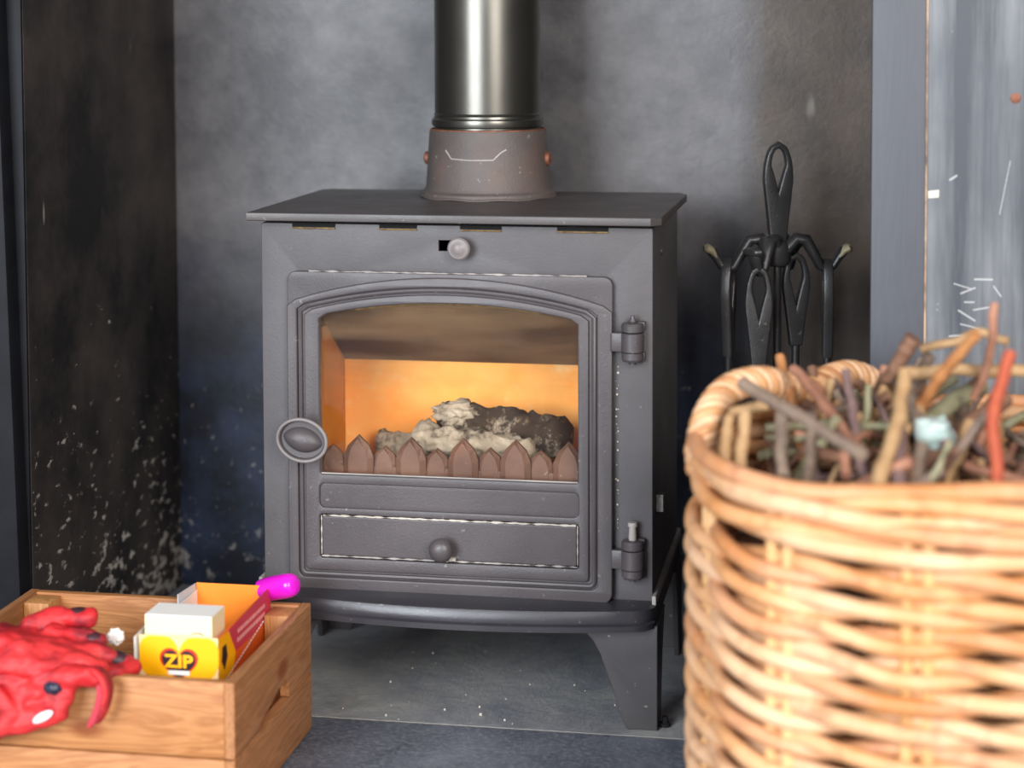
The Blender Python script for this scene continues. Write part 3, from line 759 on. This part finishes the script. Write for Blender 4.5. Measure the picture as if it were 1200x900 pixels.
part('yellow_patch', ypanel(fx1+.0001, [(fy0, fz1-.001), (fy0+.030, fz1-.001), (fy0+.052, fz1-.030), (fy0+.030, fz1-.08), (fy0, fz1-.08)], .0003), M_yel, sf)
part('small_emblem', ypanel(fx1+.0003, [(fy0+.010, fz1-.012), (fy0+.022, fz1-.012), (fy0+.026, fz1-.026), (fy0+.016, fz1-.038), (fy0+.007, fz1-.026)], .0003), M_drk, sf)
bm = bmesh.new(); rnd = random.Random(8)
for row, y0 in ((.011, fy0+.060), (.020, fy0+.058)):
    y = y0
    while y < fy1-.022:
        L = .004+.005*rnd.random(); box(bm, fx1+.0003, fx1+.0006, y, y+L, fz1-row-.0022, fz1-row+.0022); y += L+.0022
part('pale_print', bm, flat('print_pale_pink', 'E8A0A0'), sf, label='two rows of small pale print')
bm = bmesh.new()
for k in range(24):
    y = fy0+.006+k*.0068; z = fz1-.052+k*.0012
    box(bm, fx1+.0004, fx1+.0008, y, y+.0045, z, z+.0016)
part('dotted_line', bm, M_card, sf, label='white perforated tear line')
part('side_flap', bx(fx0-.0065, fx0-.0055, fy0-.002, fy0+.050, .09, fz1-.002, rot=Matrix.Rotation(.07, 3, 'Z')), M_card, carton, label='white folded flap beside the front')
part('rear_flap', bx(fx0-.004, fx0-.003, fy1-.045, fy1, .11, fz1+.003, rot=Matrix.Rotation(-.1, 3, 'Z')), M_greyin, carton, label='pale folded flap at the rear')
# heart printing on the front
def heart(s, n=40):
    out = []
    for k in range(n):
        a = 2*PI*k/n; x = 16*math.sin(a)**3; z = 13*math.cos(a)-5*math.cos(2*a)-2*math.cos(3*a)-math.cos(4*a)
        out.append((x*s/16, z*s/16))
    return out
hx, hz = fx0+.0425, fz1-.027
def hprint(nm, s, dz, y, m, label=None, clip=None):
    pts = [(hx+a, hz+dz+b) for a, b in heart(s)]
    pts = [(min(max(a, fx0+.0003), fx1-.0003), max(min(b, fz1-.0005), .1)) for a, b in pts]
    return part(nm, plate([pts], y, .0002, 0), m, carton, label=label)
hprint('big_heart', .0455, -.004, fy0-.0003, M_yel)
hprint('red_heart', .0205, -.0005, fy0-.0006, M_rd)
hprint('dark_heart', .0178, -.0008, fy0-.0009, M_drk)
part('logo_letters', text_bm('ZIP', .0185, Matrix.Translation((hx, fy0-.0013, hz+.001)) @ Matrix.Rotation(PI/2, 4, 'X') @ Matrix.Diagonal((1.15, 1, 1, 1))), M_zip, carton, label='yellow letters ZIP')
part('logo_strap', bx(hx-.0115, hx+.0115, fy0-.0013, fy0-.001, hz-.0125, hz-.0080), M_card, carton)
blk = root('carton_insert', 'cream and white inner carton standing up inside the firelighter carton', 'carton', (-.232, -.218, .0075))
bm = bx(fx0+.003, fx1-.010, -.2375, -.197, .0075, .1790, bev=.0006)
part('body', bm, M_cream, blk)
part('top', bx(fx0+.0035, fx1-.0105, -.2370, -.1975, .1791, .1798), M_card, blk, label='white top panel')
part('print_mark', plate([[(-.222, .1605), (-.217, .163), (-.211, .163), (-.206, .1605), (-.2075, .1602), (-.212, .1618), (-.217, .1618), (-.2205, .1602)]], -.2378, .0002, 0), M_drk, blk)

# magenta handle of a lighter
P0 = Vector((-.1745, -.066, .160))
pts = [Vector((-.2020, -.060, .1560)).lerp(Vector((-.1560, -.080, .1710)), t) for t in (0, .2, .4, .55, .7, .82, .91, .96, .99)]
mg = root('gas_lighter', 'magenta plastic lighter leaning across the corner of the crate', 'lighter', P0)
part('barrel', tube(bmesh.new(), pts, [.0120, .0132, .0135, .0135, .0135, .0130, .0115, .0085, .003], 20), M_mag, mg, smooth=1.3)
part('nozzle', tb([(-.200, -.0605, .1562), (-.235, -.050, .1495), (-.265, -.046, .1475)], .004, 10), M_black, mg, smooth=1)

# ------------------------------------------------------------------ gloves
def blobs(chains, voxel=.0022):
    bm = bmesh.new()
    for ch in chains:
        for (p, q) in zip(ch, ch[1:]):
            p0, r0 = Vector(p[:3]), p[3:]; p1, r1 = Vector(q[:3]), q[3:]
            r0 = r0 if len(r0) == 3 else (r0[0],)*3; r1 = r1 if len(r1) == 3 else (r1[0],)*3
            n = max(2, int((p1-p0).length/(.35*min(min(r0), min(r1))))+1)
            for k in range(n+1):
                t = k/n; c = p0.lerp(p1, t); rr = [a+(b-a)*t for a, b in zip(r0, r1)]
                v = bmesh.ops.create_icosphere(bm, subdivisions=2, radius=1)['verts']
                bmesh.ops.scale(bm, verts=v, vec=rr); bmesh.ops.translate(bm, verts=v, vec=c)
    return bm
tex = bpy.data.textures.new('crease', 'CLOUDS'); tex.noise_scale = .030
def soften(o, voxel=.002, s=4, disp=.004):
    m = o.modifiers.new('union', 'REMESH'); m.mode = 'VOXEL'; m.voxel_size = voxel; m.use_smooth_shade = True
    m = o.modifiers.new('soft', 'SMOOTH'); m.iterations = s
    m = o.modifiers.new('crease', 'DISPLACE'); m.texture = tex; m.strength = disp; m.mid_level = .5; m.texture_coords = 'GLOBAL'
g1 = root('work_glove', 'red leather work glove on top of the pile with dark fingertips pointing to the carton', 'glove', (-.37, -.29, .15), 'red work gloves on the crate')
fl = .0085
b = blobs([
    [(-.470, -.305, .150, .030, .045, .030), (-.400, -.305, .153, .032, .046, .029), (-.350, -.305, .150, .030, .044, .024), (-.318, -.303, .147, .024, .040, .018)],
    [(-.380, -.272, .170, .013), (-.350, -.262, .179, .011), (-.322, -.260, .181, .0085)],
    [(-.350, -.285, .165, .014), (-.320, -.280, .164, .011), (-.302, -.279, .161, .0085)],
    [(-.335, -.300, .158, .014), (-.300, -.296, .155, .012), (-.272, -.290, .147, .009)],
    [(-.345, -.320, .150, .016), (-.310, -.322, .150, .0135), (-.285, -.326, .149, .012)],
])
o = part('glove_body', b, M_red, g1); soften(o, s=5, disp=.012)
for a, c in (((-.333, -.260, .1815), (-.3205, -.2595, .1805)), ((-.309, -.279, .1630), (-.298, -.278, .1600)), ((-.281, -.292, .1495), (-.268, -.289, .1455))):
    a = Vector(a); c = Vector(c)
    part('fingertip', tube(bmesh.new(), [a+(c-a)*t for t in (-.7, -.3, 0, .5, .85, 1.0, 1.06)], [.0070, .0084, .0092, .0092, .0080, .0055, .002], 14), M_gdark, g1, smooth=1.3, label='dark worn fingertip')
part('clasp', lump(-.3230, -.3480, .1370, .0095, .006, .0075, 3, .15, 4), M_velcro, g1, smooth=2, label='shiny black clasp')
g2 = root('work_glove', 'red leather work glove hanging over the front board of the crate with white patches', 'glove', (-.37, -.34, .10), 'red work gloves on the crate')
b = blobs([
    [(-.480, -.340, .100, .024, .016, .028), (-.410, -.340, .104, .026, .016, .028), (-.365, -.340, .118, .024, .015, .022), (-.325, -.338, .132, .018, .014, .015)],
    [(-.425, -.334, .140, .024, .014, .022), (-.370, -.334, .140, .022, .014, .020)],
    [(-.340, -.336, .138, .015), (-.305, -.337, .146, .0135), (-.283, -.337, .147, .011)],
    [(-.47, -.346, .080, .012), (-.41, -.348, .085, .012), (-.37, -.348, .097, .011), (-.335, -.346, .108, .012), (-.318, -.345, .116, .011), (-.312, -.342, .128, .010)],
    [(-.400, -.352, .128, .012), (-.375, -.352, .128, .011), (-.362, -.352, .112, .010), (-.372, -.352, .098, .010)],
    [(-.345, -.350, .122, .010), (-.326, -.350, .124, .009)],
    [(-.470, -.318, .145, .02, .03, .016), (-.37, -.318, .145, .02, .03, .016)],
    [(-.300, -.330, .146, .011), (-.272, -.310, .144, .010), (-.262, -.292, .142, .008)],
])
o = part('glove_body', b, M_red, g2); soften(o, s=5, disp=.012)
# a flattened finger hanging down, folded like a strap
bm = bmesh.new(); path = [(-.290, -.336, .152), (-.276, -.342, .152), (-.2685, -.344, .146), (-.2675, -.344, .136), (-.2705, -.344, .122), (-.2755, -.3445, .110), (-.2800, -.3445, .1035)]
tube(bm, path, [.0105, .0105, .010, .0098, .0095, .0085, .0055], 14, flat=.55, refdir=(.9, 0, .3))
o = part('hanging_finger', bm, M_red, g2, smooth=1.3); o.modifiers.new('s', 'SUBSURF').levels = 1; o.modifiers['s'].render_levels = 1
part('finger_lining', tube(bmesh.new(), [(x-.0058, y-.0045, z-.002) for x, y, z in path[2:]], [.0035, .0042, .0042, .004, .0025], 8), M_redin, g2, smooth=1.2, label='paler pink inner edge of the hanging finger')
part('white_patch', lump(-.3290, -.3585, .1120, .0120, .003, .0045, 2, .1, 3, tilt=-.5), M_white, g2, smooth=2, label='white patch')
part('white_patch', lump(-.3880, -.3600, .1120, .0130, .0040, .0080, 4, .1, 3), M_white, g2, smooth=2, label='white patch')
tag(part('crumpled_paper', lump(-.2965, -.252, .159, .009, .005, .008, 6, .3, 3), M_card, loc=(-.295, -.25, .15)), 'scrap of white paper poking up behind the red glove fingers', 'paper')

# ------------------------------------------------------------------ wicker basket
BC = Vector((.543, -.303, 0)); ax_r = Vector((.984, .179, 0)); ax_f = Vector((-.179, .984, 0)); BA, BB, BZ = .236, .205, .396
def sup(t, grow=0.):
    c, s = math.cos(t), math.sin(t); e = 2/2.35
    x = math.copysign(abs(c)**e, c); y = math.copysign(abs(s)**e, s)
    return BC + ax_r*x*(BA+grow) + ax_f*y*(BB+grow)
NP = 480
raw = [sup(2*PI*k/2000) for k in range(2001)]; cum = [0]
for p, q in zip(raw, raw[1:]): cum.append(cum[-1]+(q-p).length)
TOT = cum[-1]
per = []; j = 0
for k in range(NP):
    s = TOT*k/NP
    while cum[j+1] < s: j += 1
    per.append(raw[j].lerp(raw[j+1], (s-cum[j])/(cum[j+1]-cum[j])))
nor = []
for k in range(NP):
    t = per[(k+1) % NP]-per[k-1]; nor.append(Vector((t.y, -t.x, 0)).normalized())
NS = 12; PH = .35
basket = root('wicker_basket', 'chunky woven cane log basket full of kindling twigs at the right', 'basket', BC)
rnd = random.Random(11)
def strand(zc, ra, rz, rad, phase, jit, k_=NS/2, sd=0):
    pts = []; rr = []
    for k in range(NP):
        ph = 2*PI*k_*k/NP+phase
        w1 = noise.noise(Vector((k*.035, sd*3.3, 0)))
        pts.append(per[k] + nor[k]*(ra*math.cos(ph)) + Vector((0, 0, zc-rz*math.sin(ph)+jit*w1)))
        rr.append(rad*(1+.12*noise.noise(Vector((k*.02, sd*1.9, 5)))))
    pts2, r2 = pts[::2], rr[::2]
    return tube(bmesh.new(), pts2, r2, 9, closed=True)
z = .012; row = 0
while z < BZ-.052:
    for h in (0, 1):
        part('weaver', strand(z, .0098, .0060, .0079, PI*h + PH*2*PI*0 + rnd.uniform(-.2, .2), .006, sd=row*2+h), M_cane[rnd.randrange(3)], basket, smooth=1.5)
    z += .0243; row += 1
for i, (zz, ph) in enumerate(((BZ-.044, 0), (BZ-.030, 2.1), (BZ-.030, 5.2), (BZ-.014, 1.0), (BZ-.010, 4.1), (BZ+.002, 2.6))):
    part('rim_cane', strand(zz, .0095, .0050, .0084, ph, .004, 3, sd=60+i), M_cane[(i+2) % 3], basket, smooth=1.5, label='thicker cane of the rim')
SO = .30
for k in range(NS):
    for h in (-.0085, .0085):
        idx = ((k+SO)/NS*NP+h/TOT*NP) % NP; i = int(idx)
        p = per[i].lerp(per[(i+1) % NP], idx-i)
        part('stake', tb([(p.x, p.y, .004), (p.x, p.y, BZ-.012)], .0060, 10), M_stake, basket, smooth=1)
bm = bmesh.new(); bm.faces.new([bm.verts.new((p-nor_*.012)+Vector((0, 0, .010))) for p, nor_ in zip(per[::8], nor[::8])])
r = bmesh.ops.extrude_face_region(bm, geom=list(bm.faces)); bmesh.ops.translate(bm, verts=[v for v in r['geom'] if isinstance(v, bmesh.types.BMVert)], vec=(0, 0, .006))
part('woven_bottom', bm, M_cane[0], basket)
# rope-twisted handle
H = [(.307,-.336,.372),(.307,-.334,.395),(.312,-.325,.420),(.327,-.300,.440),(.355,-.274,.446),(.383,-.240,.434),(.400,-.206,.424),(.416,-.173,.430),(.438,-.148,.432),(.458,-.134,.424),(.468,-.127,.408),(.468,-.124,.380)]
def catmull(P, n=10):
    P = [Vector(p) for p in P]; P = [P[0]*2-P[1]]+P+[P[-1]*2-P[-2]]; out = []
    for i in range(1, len(P)-2):
        for k in range(n):
            t = k/n; a, b, c, d_ = P[i-1], P[i], P[i+1], P[i+2]
            out.append(.5*((2*b)+(c-a)*t+(2*a-5*b+4*c-d_)*t*t+(3*b-a-3*c+d_)*t*t*t))
    return out+[P[-2]]
hp = catmull(H, 14)
hdl = part('handle', tube(bmesh.new(), hp, .0080, 10), M_handle, basket, smooth=1.5, label='rope-twisted cane handle')
fr = []; prev = None
for i in range(len(hp)):
    t = (hp[min(i+1, len(hp)-1)]-hp[max(i-1, 0)]).normalized()
    nn = (Vector((0, 0, 1)) if prev is None and abs(t.z) < .9 else (Vector((0, 1, 0)) if prev is None else prev)); nn = (nn-t*nn.dot(t)).normalized(); prev = nn
    fr.append((nn, t.cross(nn)))
arc = [0]
for a, b in zip(hp, hp[1:]): arc.append(arc[-1]+(b-a).length)
for s in range(5):
    pts = [p+(fr[i][0]*math.cos(arc[i]/.040*2*PI+2*PI*s/5)+fr[i][1]*math.sin(arc[i]/.040*2*PI+2*PI*s/5))*.0092 for i, p in enumerate(hp)]
    part('wrapped_strand', tube(bmesh.new(), pts, .0056, 8), M_handle if s % 2 else M_cane[2], hdl, smooth=1.5)

# ------------------------------------------------------------------ kindling
def twig(pts, r0, r1, m, label, group=None, seed=0, name='twig', knots=True, n=9):
    P = catmull(pts, 8); L = len(P); bmx = bmesh.new()
    sv = Vector((seed*1.3, 0, 0)); P = [p+Vector((noise.noise(p*40+sv), noise.noise(p*40+sv+Vector((9, 0, 0))), noise.noise(p*40+sv+Vector((0, 9, 0)))))*.0028 for p in P]
    rad = [(r0+(r1-r0)*i/(L-1))*(1+.22*noise.noise(Vector((i*.55, seed, 2)))) for i in range(L)]
    tube(bmx, P, rad, n)
    o = part(name, bmx, m, loc=P[0], smooth=1.2)
    return tag(o, label, 'twig', group or 'kindling twigs in the basket')
K = [
 ([(.345,-.356,.459),(.40,-.42,.441),(.452,-.478,.424)], .0062, .0055, 'grey', 'thick grey stick slanting down across the left half of the basket'),
 ([(.388,-.278,.459),(.42,-.345,.438),(.448,-.412,.416)], .0050, .0042, 'pink', 'pinkish brown stick just above the thick grey slanting stick'),
 ([(.374,-.219,.460),(.389,-.28,.421),(.402,-.341,.376)], .0050, .0048, 'orange', 'upright orange-brown stick rising beside the left part of the handle'),
 ([(.438,-.329,.468),(.444,-.371,.433),(.453,-.432,.395)], .0042, .0050, 'purple', 'thin purplish stick standing in front of the right end of the handle'),
 ([(.380,-.345,.435),(.384,-.404,.385)], .0060, .0060, 'grey', 'short pale grey upright stick below the crossing slanting stick'),
 ([(.366,-.345,.435),(.352,-.350,.4355),(.337,-.352,.430),(.334,-.372,.412),(.331,-.393,.390)], .0052, .0056, 'tan', 'pale stick bent like an elbow at the left rim'),
 ([(.349,-.368,.433),(.346,-.401,.390)], .0058, .0058, 'tan', 'short pale stub just right of the elbow-bent stick'),
 ([(.498,-.317,.498),(.487,-.308,.478),(.474,-.29,.455),(.464,-.265,.438)], .0082, .0050, 'brown', 'knobbly brown branch end leaning against the grey post'),
 ([(.488,-.36,.474),(.484,-.395,.448),(.474,-.44,.42),(.462,-.475,.390)], .0060, .0072, 'tan', 'long pale tan stick curving down at the middle of the heap'),
 ([(.512,-.255,.47),(.497,-.32,.443),(.503,-.382,.417),(.494,-.446,.386)], .0062, .0068, 'grey', 'wavy greyish stick right of the long pale tan stick'),
 ([(.492,-.32,.466),(.542,-.31,.468),(.614,-.297,.464)], .0062, .0058, 'tan', 'pale horizontal stick lying across the top of the heap'),
 ([(.548,-.39,.513),(.525,-.364,.48),(.502,-.34,.44)], .0052, .0060, 'orange', 'orange stick rising diagonally to the top right of the heap'),
 ([(.505,-.272,.480),(.532,-.28,.488),(.555,-.286,.498),(.582,-.301,.493)], .0042, .0040, 'tan', 'bowed thin twig forming the topmost arch of the heap'),
 ([(.567,-.342,.535),(.563,-.345,.504),(.559,-.327,.473),(.552,-.31,.442)], .0042, .0040, 'pink', 'tallest thin pinkish twig pointing straight up'),
 ([(.574,-.425,.506),(.567,-.428,.476),(.56,-.441,.444),(.562,-.45,.41),(.563,-.455,.380)], .0055, .0058, 'red', 'bright reddish stick standing at the right'),
 ([(.578,-.282,.436),(.533,-.356,.416),(.490,-.430,.392)], .0095, .0085, 'brown', 'thick dark brown stick sloping down to the left behind the red stick'),
 ([(.560,-.246,.441),(.528,-.294,.432),(.500,-.345,.419)], .0092, .0080, 'green', 'thick grey-green stick above the white film'),
 ([(.474,-.304,.440),(.433,-.353,.427)], .0045, .0045, 'brown', 'short brown twig right of the purplish stick'),
 ([(.604,-.33,.385),(.607,-.285,.43),(.611,-.245,.468)], .0075, .0075, 'grey', 'pale grey stick end poking up at the right edge near the panel'),
 ([(.546,-.350,.427),(.521,-.405,.385)], .0062, .0065, 'tan', 'stubby tan stick between the thick brown stick and the bark log'),
 ([(.405,-.296,.449),(.433,-.374,.422),(.438,-.42,.392)], .0048, .0052, 'pink', 'curved pink-brown stick between the two sides of the handle'),
 ([(.482,-.403,.436),(.483,-.470,.388)], .0060, .0070, 'purple', 'short mauve stick standing just inside the front rim at the centre'),
]
for i, (p, r0, r1, m, lb) in enumerate(K): twig(p, r0, r1, M_tw[m], lb, seed=i)
rnd = random.Random(5)
mk = ['brown', 'grey', 'tan', 'pink', 'purple', 'tan', 'brown', 'green']
def inb(x, y, k=.80):
    v = Vector((x, y, 0))-BC; a = v.dot(ax_r)/(BA*k); b_ = v.dot(ax_f)/(BB*k); return abs(a)**2.35+abs(b_)**2.35 < 1
cnt = 0
while cnt < 230:
    x = rnd.uniform(.32, .76); y = rnd.uniform(-.50, -.10)
    a = rnd.uniform(0, 2*PI); el = rnd.uniform(-.1, .9) if rnd.random() < .7 else rnd.uniform(.7, 1.3)
    L = rnd.uniform(.06, .16); d = Vector((math.cos(a)*math.cos(el), math.sin(a)*math.cos(el), math.sin(el)))
    zc = rnd.uniform(.360, .422) if x < .53 else rnd.uniform(.325, .385)
    c = Vector((x, y, zc)); p0 = c-d*L*.5; p1 = c+d*L*.5
    if not (inb(p0.x, p0.y) and inb(p1.x, p1.y)): continue
    zmax = .455 if x < .53 else .418
    if p1.z > zmax: 
        s_ = (p1.z-zmax); p0.z -= s_; p1.z -= s_
    mid = (p0+p1)/2+Vector((rnd.uniform(-1, 1), rnd.uniform(-1, 1), rnd.uniform(-1, 1)))*.008
    r0 = rnd.uniform(.003, .0065)
    kc = mk[rnd.randrange(8)]
    lab = '%s %s broken stick lying %s in the heap, %s of the basket' % ('thick' if r0 > .0055 else 'thin' if r0 < .004 else 'slender', {'grey': 'grey', 'purple': 'mauve-brown', 'pink': 'pinkish'}.get(kc, kc), 'steeply' if el > .6 else 'almost flat', 'left part' if x < .45 else 'middle' if x < .55 else 'right part')
    twig([p0, mid, p1], r0, r0*rnd.uniform(.6, 1), M_tw[kc], lab, 'broken sticks tangled in the basket', seed=100+cnt, n=7)
    cnt += 1
lgb = root('split_log', 'grey-mauve split log lying just inside the right front of the basket', 'log', (.60, -.40, .33))
part('bark_face', logshape((.545, -.415, .350), (.72, -.385, .350), .036, .036, 1.0, .10), M_logend, lgb, smooth=1.2)
tag(part('crumpled_film', lump(.513, -.385, .424, .019, .012, .015, 7, .4, 3, 1.2), M_bagm, loc=(.513, -.385, .42), smooth=.5), 'crumpled glossy white film caught among the twigs', 'plastic film')
bm = lump(BC.x, BC.y, .30, .20, .17, .05, 3, .2, 4, 5)
o = tag(part('wood_debris', bm, M_tw['dark'], loc=(BC.x, BC.y, .3), smooth=3), 'dark bark debris under the twigs in the basket', 'debris'); o['kind'] = 'stuff'

# crumbs of ash and mortar on the slabs under the stove
rnd = random.Random(21); bm = bmesh.new()
for k in range(26):
    x = rnd.uniform(-.14, .20); y = rnd.uniform(-.01, .24); r0 = .0007+.0017*rnd.random()**3
    r = bmesh.ops.create_icosphere(bm, subdivisions=1, radius=r0)['verts']; bmesh.ops.translate(bm, verts=r, vec=(x, y, r0*.6))
o = tag(part('ash_crumbs', bm, M_dust, loc=(.03, .1, 0)), 'scattered pale crumbs of ash on the slate under the stove', 'crumbs'); o['kind'] = 'stuff'
